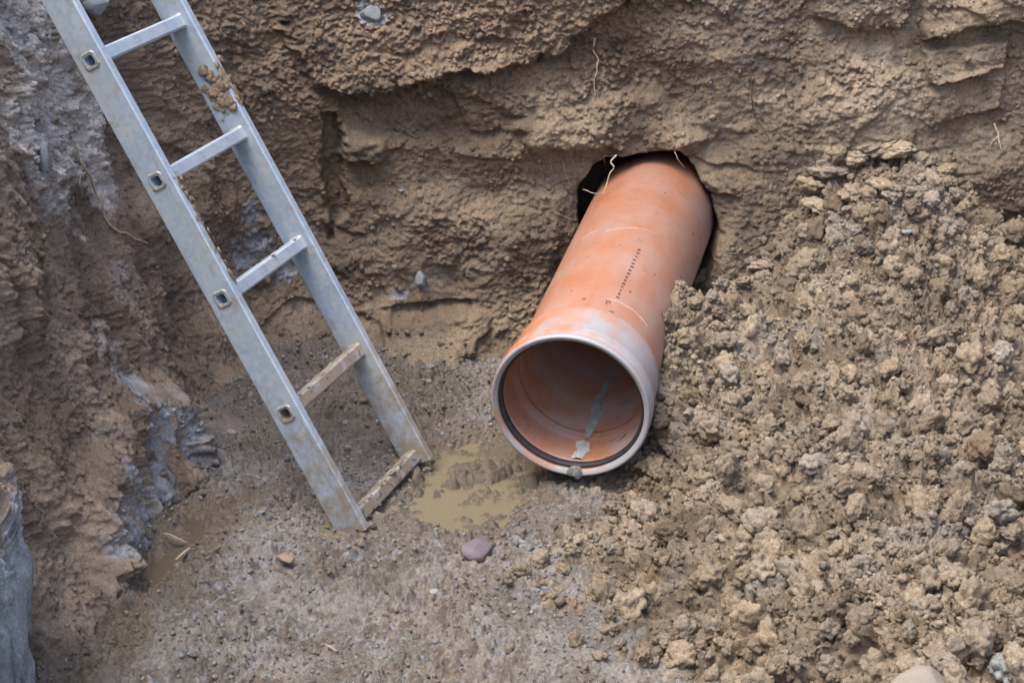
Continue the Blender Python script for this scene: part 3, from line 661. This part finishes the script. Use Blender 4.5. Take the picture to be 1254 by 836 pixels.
# =================================================================== ORANGE PIPE
PM = Matrix.Translation(Vector(mouth)) @ Matrix((-right, upv, axis)).transposed().to_4x4()
PMI = np.array(PM.inverted())
def pipe_mat(name, base, dust, damt, rough):
    m = NT(name); co = m.obj()
    f1 = m.noise(5, 4, .6, co); f2 = m.noise(28, 5, .65, co)
    mp = m.n('ShaderNodeMapping'); mp.inputs['Scale'].default_value = (60, 60, 2.2); m.l(co, mp.inputs[0])
    f3 = m.noise(1, 4, .6, mp.outputs[0])                                    # streaks along the pipe
    c = m.mix(m.ramp(f1, .35, .68), base, tuple(v * 1.18 for v in base))
    c = m.mix(m.ramp(f3, .5, .8), c, tuple(v * .78 for v in base))
    sep = m.n('ShaderNodeSeparateXYZ'); m.l(co, sep.inputs[0])
    mr = m.n('ShaderNodeMapRange'); m.l(sep.outputs[2], mr.inputs[0]); mr.inputs[1].default_value = .02; mr.inputs[2].default_value = .26; mr.inputs[3].default_value = damt; mr.inputs[4].default_value = .12
    mm = m.n('ShaderNodeMath', operation='MULTIPLY'); dm = m.n('ShaderNodeVectorMath', operation='DOT_PRODUCT'); m.l(co, dm.inputs[0]); dm.inputs[1].default_value = (-4.6, 2.6, 0)
    dn = m.n('ShaderNodeMath', operation='ADD'); m.l(m.noise(11, 5, .6, co), dn.inputs[0]); sc = m.n('ShaderNodeMath', operation='MULTIPLY'); m.l(dm.outputs['Value'], sc.inputs[0]); sc.inputs[1].default_value = .20; m.l(sc.outputs[0], dn.inputs[1])
    lipf = m.n('ShaderNodeMapRange'); m.l(sep.outputs[2], lipf.inputs[0]); lipf.inputs[1].default_value = .012; lipf.inputs[2].default_value = .0; lipf.inputs[3].default_value = 0; lipf.inputs[4].default_value = .26
    dn2 = m.n('ShaderNodeMath', operation='ADD'); m.l(dn.outputs[0], dn2.inputs[0]); m.l(lipf.outputs[0], dn2.inputs[1]); dn = dn2
    m.l(mr.outputs[0], mm.inputs[0]); m.l(m.ramp(dn.outputs[0], .42, .74), mm.inputs[1])
    c = m.mix(mm.outputs[0], c, dust)
    fx = m.n('ShaderNodeMapRange'); m.l(sep.outputs[0], fx.inputs[0]); fx.inputs[1].default_value = -.09; fx.inputs[2].default_value = -.165; fx.inputs[3].default_value = 0; fx.inputs[4].default_value = .6   # blue-grey sky reflection painted into the colour of the right flank
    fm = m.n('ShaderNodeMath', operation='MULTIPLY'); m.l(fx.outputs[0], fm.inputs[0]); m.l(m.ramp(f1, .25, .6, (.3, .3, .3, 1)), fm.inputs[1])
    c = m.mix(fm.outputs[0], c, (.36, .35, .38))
    spk = m.ramp(f2, .66, .72); s2 = m.n('ShaderNodeMath', operation='MULTIPLY'); m.l(spk, s2.inputs[0]); s2.inputs[1].default_value = .5
    c = m.mix(s2.outputs[0], c, (.30, .20, .13))
    g1 = m.n('ShaderNodeMath', operation='MULTIPLY'); m.l(m.ramp(m.noise(17, 6, .72, co), .50, .68), g1.inputs[0]); g1.inputs[1].default_value = .62
    c = m.mix(g1.outputs[0], c, (.335, .255, .205))                                                 # dried mud film in patches
    ln = m.n('ShaderNodeVectorMath', operation='LENGTH'); mz = m.n('ShaderNodeVectorMath', operation='MULTIPLY'); m.l(co, mz.inputs[0]); mz.inputs[1].default_value = (1, 1, 0); m.l(mz.outputs[0], ln.inputs[0])
    inn = m.n('ShaderNodeMapRange'); m.l(ln.outputs['Value'], inn.inputs[0]); inn.inputs[1].default_value = RB - .004; inn.inputs[2].default_value = RB + .006; inn.inputs[3].default_value = 1; inn.inputs[4].default_value = 0
    inner_c = m.mix(m.ramp(m.noise(8, 5, .6, co), .35, .7), tuple(v * .90 for v in base), (.33, .25, .23))                # inside: base slightly darkened, mixed with a dull dusty tone
    inner_c = m.mix(m.ramp(f2, .6, .75), inner_c, (.17, .10, .07))
    c = m.mix(inn.outputs[0], c, inner_c)
    m.l(c, m.b.inputs['Base Color']); m.b.inputs['Specular IOR Level'].default_value = .5
    rr = m.n('ShaderNodeMapRange'); m.l(f2, rr.inputs[0]); rr.inputs[3].default_value = rough - .08; rr.inputs[4].default_value = rough + .2; m.l(rr.outputs[0], m.b.inputs['Roughness'])
    m.l(m.bump(f2, .12, .002), m.b.inputs['Normal']); return m.m
ORANGE = (.375, .142, .068)
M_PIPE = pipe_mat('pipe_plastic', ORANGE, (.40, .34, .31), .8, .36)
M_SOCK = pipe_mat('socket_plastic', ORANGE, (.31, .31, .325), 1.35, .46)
M_RUB = plain('black_rubber', (.025, .025, .028), .6, .3, 60, .1)
def lathe(name, prof, mat, parent, seg=160, wob=0.0):
    th = np.linspace(0, 2 * np.pi, seg, endpoint=False); pr = np.array(prof)
    V = np.stack([pr[:, None, 0] * np.cos(th), pr[:, None, 0] * np.sin(th), np.broadcast_to(pr[:, None, 1], (len(pr), seg))], -1)
    idx = np.arange(len(pr) * seg).reshape(len(pr), seg); nx = np.roll(idx, -1, 1)
    Fc = np.stack([idx[:-1], nx[:-1], nx[1:], idx[1:]], -1).reshape(-1, 4)
    me = np_mesh(name, V.reshape(-1, 3), Fc); o = link(name, me, mat, parent); return o
pipe = empty('sewer_pipe', PM); tag(pipe, 'orange plastic sewer pipe with open socket end sticking out of the bank', 'pipe')
RB = .161
lathe('barrel', [(RB, .12), (RB, 2.2), (.05, 2.2), (.05, 2.19), (RB - .008, 2.19), (RB - .008, .13), (RB - .004, .128)], M_PIPE, pipe)  # unseen end plate added to keep light out of the far end
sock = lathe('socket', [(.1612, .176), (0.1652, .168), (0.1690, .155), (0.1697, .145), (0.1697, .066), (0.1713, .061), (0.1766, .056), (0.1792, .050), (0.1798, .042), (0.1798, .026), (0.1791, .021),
               (0.1776, .018), (0.1776, .015), (0.1792, .012), (0.1802, .007), (0.1802, .002), (0.1791, -.002), (0.1770, -.0036), (0.1724, -.0036), (0.1713, -.0010), (0.1690, -.0010), (0.1671, .001), (0.1657, .004), (0.1652, .0085),
               (0.1697, .010), (0.1713, .014), (0.1713, .032), (0.1697, .036), (0.1644, .039), (0.1629, .046), (0.1627, .112), (0.1580, .122), (0.1532, .128), (0.1528, .150)], M_SOCK, pipe)
lathe('sealing_ring', [(.1706, .013), (.1620, .0105), (.1588, .014), (.1572, .020), (.1588, .027), (.1625, .033), (.1706, .031)], M_RUB, sock)
def pipe_hit(px, py, rad, inside=False):
    o = PMI[:3, :3] @ CAM + PMI[:3, 3]; d = PMI[:3, :3] @ ray(px, py)
    a = d[0]**2 + d[1]**2; b = o[0]*d[0] + o[1]*d[1]; c = o[0]**2 + o[1]**2 - rad * rad; q = math.sqrt(max(0, b*b - a*c))
    t = (-b + q) / a if inside else (-b - q) / a
    p = o + d * t; return math.atan2(p[1], p[0]), p[2]
def cyl(th, z, rad): return (rad * math.cos(th), rad * math.sin(th), z)
# printed line on the barrel (tiny, too small to read) and specks of dirt
M_INK = plain('printed_ink', (.10, .055, .04), .6, .2, 80, 0)
def marks(name, items, mat, parent, rad):
    bm = bmesh.new()
    for px, py, L, Wd in items:
        th, z = pipe_hit(px, py, rad)
        q = [cyl(th + a * Wd / rad / 2, z + b * L / 2, rad + .0006) for a, b in ((-1, -1), (1, -1), (1, 1), (-1, 1))]
        vs_ = [bm.verts.new(v) for v in q]; bm.faces.new(vs_)
    bmesh.ops.recalc_face_normals(bm, faces=bm.faces)
    me = bpy.data.meshes.new(name); bm.to_mesh(me); bm.free(); return link(name, me, mat, parent)
rr_ = np.random.default_rng(3); it = []
for k, t in enumerate(np.linspace(0, 1, 15)):
    px = 783 + (756 - 783) * t; py = 306 + (364 - 306) * t; a, b = (.009, .007) if k in (0, 6, 7) else (.0045 + .005 * rr_.uniform(), .004 + .006 * rr_.uniform())
    it.append((px + rr_.uniform(-.5, .5), py, a, b))
for px, py in ((745, 371), (749, 384), (741, 399)):
    it += [(px - 2.4, py, .010, .0035), (px + 1.6, py - .8, .010, .0035), (px - .4, py - 2.5, .003, .010)]
marks('printed_marking', it, M_INK, bpy.data.objects['barrel'], RB + .0116 * 0)
M_DIRT = plain('dirt', (.20, .14, .09), .9, .3, 80, .6, .002)
def dabs(name, pts, mat, parent, seed, sub=3, flat=.35):
    """dirt stuck on: pts = (position, normal, radius)"""
    parts = []; r_ = np.random.default_rng(seed); A = VAR[sub]
    for P, n, rad in pts:
        n = Vector(n).normalized(); M = np.array(n.to_track_quat('Z', 'Y').to_matrix()); a = r_.uniform(0, 6.28)
        V = A[r_.integers(0, len(A))] * np.array([1, 1, flat]); c, s = math.cos(a), math.sin(a)
        V = V @ np.array([[c, s, 0], [-s, c, 0], [0, 0, 1]]); parts.append((np.array(P) + (V * rad) @ M.T, ICO[sub][1], np.broadcast_to(np.array(DAB_COL) * r_.uniform(.8, 1.2), (len(V), 3))))
    V, Fc, c = join(parts); me = np_mesh(name, V, Fc, c, np.full(len(V), .1)); return link(name, me, mat, parent)
DAB_COL = (.17, .12, .08)
barrel = bpy.data.objects['barrel']
sp = []
for px, py, rad in ((814,236,.0045),(848,285,.006),(670,398,.009),(715,366,.005),(772,357,.004),(700,356,.003),(802,336,.003),(690,330,.003),(834,340,.004),(760,300,.0025)):
    th, z = pipe_hit(px, py, RB); sp.append((cyl(th, z, RB), (math.cos(th), math.sin(th), 0), rad))
for k, q in enumerate(sp): dabs('dirt_speck', [q], M_SOIL, barrel, 4 + k)
# pale scratches round the barrel
M_SCUFF = plain('pale_scuff', (.50, .36, .26), .8, .2, 90, 0)
def scuff(pts, rad, parent):
    q = [cyl(*pipe_hit(px, py, RB), RB + rad * .3) for px, py in pts]
    link('scratch', tube_mesh('scratch', q, [rad * .5] + [rad] * (len(q) - 2) + [rad * .4], 6, 6), M_SCUFF, parent)
scuff([(737,366),(748,367),(762,372),(776,381),(788,393),(794,402)], .0016, barrel)
scuff([(742,283),(765,279),(790,281),(806,288)], .0009, barrel)
scuff([(712,292),(722,286),(735,281)], .0007, barrel)
# grey cement slurry inside: streak on the floor of the barrel and a dab over the lip
M_CEM = plain('cement', (.42, .43, .405), .85, .25, 70, .7, .003)
def slurry(name, zs, th0, widths, rad_fn, parent, seed):
    n = len(zs); k = 9; r_ = np.random.default_rng(seed); V = []
    for i, z in enumerate(zs):
        for j in range(k):
            u = j / (k - 1) * 2 - 1; wd = widths[i] * (1 + .22 * math.sin(i * .55 + (1 if u > 0 else 4)) + .10 * math.sin(i * 1.3 + 2 * u))
            rad = rad_fn(z) - (.0035 * (1 - u * u) + .0004) * (1 + .3 * r_.normal()); th = th0[i] + u * wd / rad
            V.append(cyl(th, z, rad))
    Fc = grid_faces(n, k); me = np_mesh(name, np.array(V), Fc); return link(name, me, M_CEM, parent)
tA, zA = pipe_hit(719, 537, RB - .008, True); tB, zB = pipe_hit(746, 455, RB - .008, True)
N_ = 24; ts = np.linspace(0, 1, N_)
slurry('cement_streak', zA + (zB - zA) * ts, tA + (tB - tA) * ts, .0145 * np.sin(np.pi * np.clip(ts * .96 + .03, 0, 1)) ** .5 * (1 - .35 * ts), lambda z: RB - .008, barrel, 5)
tC, zC = pipe_hit(706, 566, .1615, True)
def lip_r(z): return .1632 if z > .046 else .166
slurry('cement_dab', np.linspace(.112, .040, 16), np.full(16, tC), np.linspace(.017, .013, 16), lambda z: .1618, sock, 6)
DAB_COL = (.34, .34, .325)
tD = tC - .015
dabs('cement_dab', [(cyl(tD + a, -.0026, .1705 + b), (0, 0, -1), rad) for a, b, rad in ((-.06, -.004, .011), (0, .0, .013), (.055, .002, .012), (-.025, .006, .011), (.035, -.006, .011), (.0, -.009, .010))] +
     [(cyl(tD + a, .010 + .006 * i, .163), (-math.cos(tD), -math.sin(tD), 0), .008) for i in range(4) for a in (-.03, .02)], M_SOIL, sock, 8, 3, .3)

# =================================================================== LADDER
YAW, TILT, LW = .342, .509, .373
h_ = Vector((-math.cos(YAW), math.sin(YAW), 0)); r_ax = Vector((math.sin(YAW), math.cos(YAW), 0))
u_ax = h_ * math.sin(TILT) + Vector((0, 0, math.cos(TILT))); n_ax = -h_ * math.cos(TILT) + Vector((0, 0, math.sin(TILT)))
LM = Matrix.Translation((-.3545, 3.774, .0175)) @ Matrix((n_ax, r_ax, u_ax)).transposed().to_4x4()
def ladder_mat(name, mud_lo, mud_hi, zmix):
    m = NT(name); co = m.obj()
    f1 = m.noise(7, 5, .6, co); f2 = m.noise(38, 4, .6, co); f3 = m.noise(16, 6, .7, co)
    vor = m.n('ShaderNodeTexVoronoi'); vor.inputs['Scale'].default_value = 90; m.l(co, vor.inputs['Vector'])
    c = m.mix(m.ramp(f1, .35, .65), (.325, .41, .515), (.43, .48, .53))
    c = m.mix(m.ramp(f2, .56, .70), c, (.47, .455, .39))
    bw = m.n('ShaderNodeRGBToBW'); m.l(vor.outputs['Color'], bw.inputs[0])
    c = m.mix(.22, c, m.ramp(bw.outputs[0], .2, .8, (.25, .31, .39, 1), (.56, .60, .65, 1)))
    mp = m.n('ShaderNodeMapping'); mp.inputs['Scale'].default_value = (130, 130, 3.5); mp.inputs['Rotation'].default_value = (.06, .05, 0); m.l(co, mp.inputs[0])
    scr = m.noise(1, 4, .7, mp.outputs[0]); sk = m.n('ShaderNodeMath', operation='MULTIPLY'); m.l(m.ramp(scr, .60, .66), sk.inputs[0]); sk.inputs[1].default_value = .45
    c = m.mix(sk.outputs[0], c, (.22, .24, .27))                                                    # rubbed scratches along the metal
    blo = m.n('ShaderNodeMath', operation='MULTIPLY'); m.l(m.ramp(m.noise(3.2, 5, .65, co), .50, .68), blo.inputs[0]); blo.inputs[1].default_value = .55
    c = m.mix(blo.outputs[0], c, (.45, .43, .355))                                                  # dried clay film
    sep = m.n('ShaderNodeSeparateXYZ'); m.l(co, sep.inputs[0])
    mr = m.n('ShaderNodeMapRange'); m.l(sep.outputs[2], mr.inputs[0]); mr.inputs[1].default_value = 0; mr.inputs[2].default_value = zmix; mr.inputs[3].default_value = mud_lo + .03; mr.inputs[4].default_value = mud_hi + .045
    su = m.n('ShaderNodeMath', operation='ADD'); m.l(f3, su.inputs[0]); m.l(mr.outputs[0], su.inputs[1])
    mk = m.ramp(su.outputs[0], .62, .80)
    c = m.mix(mk, c, (.285, .245, .195)); m.l(c, m.b.inputs['Base Color'])
    m.b.inputs['Metallic'].default_value = .25
    rr = m.n('ShaderNodeMapRange'); m.l(f2, rr.inputs[0]); rr.inputs[3].default_value = .38; rr.inputs[4].default_value = .62; m.l(rr.outputs[0], m.b.inputs['Roughness'])
    b = m.bump(f3, .15, .002); b = m.bump(m.noise(180, 3, .6, co), .12, .0008, b); m.l(b, m.b.inputs['Normal']); return m.m
M_RAIL = ladder_mat('galvanised_rail', .24, .03, .40)
M_RUNG = ladder_mat('galvanised_rung', .06, .06, 1)
M_RUNGM = ladder_mat('muddy_rung', .27, .27, 1)
lad = empty('ladder', LM); tag(lad, 'grey galvanised metal ladder with mud on it leaning against the left bank', 'ladder')
RD, RT, HO, RP = .0362, .022, .0145, .28; NR = 8; RAIL_TOP = 2.16
def rail(y0):
    bm = bmesh.new(); ch = .003; z0, z1 = -.022, RAIL_TOP
    def quad(pts): bm.faces.new([bm.verts.new(p) for p in pts])
    for y in (y0, y0 + RT):                               # webs, pierced for the rung tubes
        xs = [-RD + ch, -HO, HO, RD - ch]; zs = [z0]
        for k in range(1, NR): zs += [k * RP - HO, k * RP + HO]
        zs.append(z1)
        for a in range(3):
            for b in range(len(zs) - 1):
                if a == 1 and b % 2 == 1: continue
                quad([(xs[a], y, zs[b]), (xs[a+1], y, zs[b]), (xs[a+1], y, zs[b+1]), (xs[a], y, zs[b+1])])
    for x in (-RD, RD): quad([(x, y0 + ch, z0), (x, y0 + RT - ch, z0), (x, y0 + RT - ch, z1), (x, y0 + ch, z1)])
    for sx in (-1, 1):
        for ya, yb in ((y0, y0 + ch), (y0 + RT, y0 + RT - ch)):
            quad([(sx * (RD - ch), ya, z0), (sx * RD, yb, z0), (sx * RD, yb, z1), (sx * (RD - ch), ya, z1)])
    quad([(-RD + ch, y0 + .001, z1), (RD - ch, y0 + .001, z1), (RD - ch, y0 + RT - .001, z1), (-RD + ch, y0 + RT - .001, z1)])
    bmesh.ops.remove_doubles(bm, verts=bm.verts, dist=.0004); bmesh.ops.recalc_face_normals(bm, faces=bm.faces)
    me = bpy.data.meshes.new('rail'); bm.to_mesh(me); bm.free(); return link('rail', me, M_RAIL, lad)
rail_l = rail(0.0); rail_r = rail(LW)
def ring_profile(a, c):  # chamfered square
    return [(-a + c, -a), (a - c, -a), (a, -a + c), (a, a - c), (a - c, a), (-a + c, a), (-a, a - c), (-a, -a + c)]
def tube_sq(name, rings, mat, parent):
    """rings: list of (y, half, chamfer); closed skin through them"""
    V = []; Fc = []
    for y, a, c in rings: V += [(p[0], y, p[1]) for p in ring_profile(a, c)]
    for i in range(len(rings) - 1):
        for j in range(8): Fc.append((i*8+j, i*8+(j+1) % 8, (i+1)*8+(j+1) % 8, (i+1)*8+j))
    me = bpy.data.meshes.new(name); me.from_pydata(V, [], Fc)
    bm = bmesh.new(); bm.from_mesh(me); bmesh.ops.recalc_face_normals(bm, faces=bm.faces); bm.to_mesh(me); bm.free()
    return link(name, me, mat, parent)
for k in range(NR):
    mt = M_RUNGM if k < 2 else M_RUNG
    ro = tube_sq('rung', [(RT + .0005, .0138, .005), (RT + .0005, .0155, .004), (LW - .002, .0155, .004)] if k == 0 else [(-.0016, .0135, .005), (-.0016, .0115, .004), (LW + RT + .001, .0115, .004), (LW + RT + .001, .0140, .004), (LW - .0003, .0185, .005), (LW - .003, .0178, .005), (LW - .008, .0158, .004), (RT + .008, .0158, .004), (RT + .003, .0178, .005), (RT + .0003, .0185, .005), (RT + .0003, .0138, .005), (-.0016, .0135, .005)], mt, lad)
    ro.location = (0, 0, k * RP)
    if k: tube_sq('end_collar', [(.0003, .0192, .006), (-.0018, .0182, .006), (-.0026, .0168, .0055), (-.0024, .0142, .005), (.0003, .0132, .0045)], M_RAIL, ro)
    if k < 2: ro['label'] = 'muddy ladder rung'
# mud stuck to it
DAB_COL = (.30, .235, .16); r2 = np.random.default_rng(12)
pts = [((RD - .002 + r2.normal() * .004, RT + r2.normal() * .005 - .002, z), (1, .6, 0), .003 + .009 * r2.uniform() ** 2) for z in np.linspace(.84, .58, 70)]
dabs('mud_clump', pts, M_SOIL, rail_l, 2, 3, .38)
pts = [((r2.uniform(-.008, .026), LW - .003, z + r2.normal() * .008), (0, -1, .1), .007 + .009 * r2.uniform()) for z in np.linspace(.90, .985, 16)] + [((RD, LW + .01 + r2.normal() * .006, z), (1, 0, 0), .006 + .007 * r2.uniform()) for z in np.linspace(.90, 1.01, 10)]
pts += [((r2.uniform(-.024, .03), LW - .0005, .945 + r2.normal() * .022), (0, -1, 0), .004 + .012 * r2.uniform() ** 2) for q in range(46)]
dabs('mud_clump', pts, M_SOIL, rail_r, 3, 3, .30)
rungs = [c for c in lad.children if c.name.startswith('rung')]
for k, n, y0, y1, sz in ((1, 60, .03, .36, .007), (0, 80, .03, .36, .007), (2, 12, .2, .36, .006), (3, 8, .24, .36, .005), (4, 6, .3, .37, .005)):
    pts = []
    for q in range(n):
        y = r2.uniform(y0, y1); f = r2.uniform()
        if f < .65 or k > 1: pts.append(((r2.uniform(-.013, .014), y, .0152), (0, 0, 1), sz * r2.uniform(.5, 1.5)))
        else: pts.append(((.0152, y, r2.uniform(-.013, .013)), (1, 0, 0), sz * r2.uniform(.4, 1.0)))
    DAB_COL = (.275, .235, .185) if k else (.225, .195, .155)
    ro = rungs[k]; dabs('mud_crust', pts, M_SOIL, ro, 20 + k, 3, .28)
# mud heaped round the feet
for q, (lab, off) in enumerate((('mud clump heaped round the nearer foot of the ladder', 0), ('mud clump heaped round the farther foot of the ladder', LW + .01))):
    p = LM @ Vector((0, off, -.01)); pts = []; DAB_COL = (.22, .18, .135)
    for j in range(22):
        a = r2.uniform(0, 6.28); d = r2.uniform(.022, .060); x, y = p.x + d * math.cos(a), p.y + d * math.sin(a)
        pts.append(((x, y, float(floor_h(np.array([x]), np.array([y]))[0])), (0, 0, 1), r2.uniform(.010, .022)))
    tag(dabs('mud_clump', pts, M_SOIL, None, 40 + q, 3, .6), lab, 'mud clump')

# =================================================================== ROOTS
M_ROOT = plain('pale_root', (.42, .345, .25), .85, .4, 160, .4, .001)
M_ROOTD = plain('dark_root', (.07, .05, .035), .8, .2, 90, 0)
def root(pts, rad, mat, label, off=.006, pt=bank_pt):
    P = [pt(px, py, off) if len(q) == 0 else at_y(px, py, q[0]) for px, py, *q in pts]
    rr = np.random.default_rng(int(pts[0][0])); Q = []
    for a, b in zip(P[:-1], P[1:]): Q += [a, (a + b) / 2 + rr.normal(size=3) * .08 * np.linalg.norm(b - a) * np.array([1, .3, .6])]
    P = Q + [P[-1]]
    n = len(P); link_o = link('root_strand', tube_mesh('root_strand', P, np.linspace(1, .45, n) * rad, 6, 5), mat)
    tag(link_o, label, 'root', 'roots hanging from the bank'); return link_o
root([(728,48),(727,62),(730,80),(728,98),(729,118)], .0024, M_ROOT, 'short pale root hanging straight down the bank above the pipe hole')
root([(755,190,4.76),(752,205,4.745),(744,222,4.74),(738,238,4.73)], .0022, M_ROOT, 'pale root dangling across the dark left side of the pipe hole')
root([(714,232,4.76),(724,236,4.745),(737,236,4.735)], .0012, M_ROOT, 'thin pale root crossing the left edge of the pipe hole sideways')
root([(826,186,4.74),(830,195,4.735),(838,205,4.74)], .0011, M_ROOT, 'thin pale root hanging at the upper right edge of the pipe hole')
root([(680,260),(690,264),(700,268)], .0014, M_ROOT, 'tiny pale root stub sticking out left of the pipe hole')
root([(916,85),(920,120),(928,148),(942,172)], .0019, M_ROOTD, 'dark curved root on the bank right of the pipe hole')
root([(1217,152),(1222,165),(1224,176),(1227,184)], .0030, M_ROOT, 'pale forked root stub on the bank at the upper right')
root([(88,180),(97,205),(110,235),(122,265),(140,286),(158,294),(175,299)], .0034, M_ROOT, 'long pale root curving down the left bank beside the ladder', .012)
root([(690,196),(694,215),(699,226)], .0011, M_ROOT, 'fine hair root hanging under the ledge left of the pipe hole')
root([(742,90),(752,92),(766,95)], .0009, M_ROOTD, 'fine dark root lying across the bank above the pipe hole')
for a, b, c in (((752,193),(748,206),(751,220)), ((705,193),(707,206),(704,220)), ((672,194),(675,204),(673,213)), ((662,193),(660,201),(663,209))):
    root([a, b, c], .0010, M_ROOT, 'hair thin root fibre hanging from the ledge left of the pipe hole')
root([(100,212),(92,226),(95,243)], .0017, M_ROOT, 'short side root branching near the long root on the left bank', .010)
root([(1222,166),(1215,172),(1212,181)], .0017, M_ROOT, 'short side branch beside the pale root stub at the upper right')
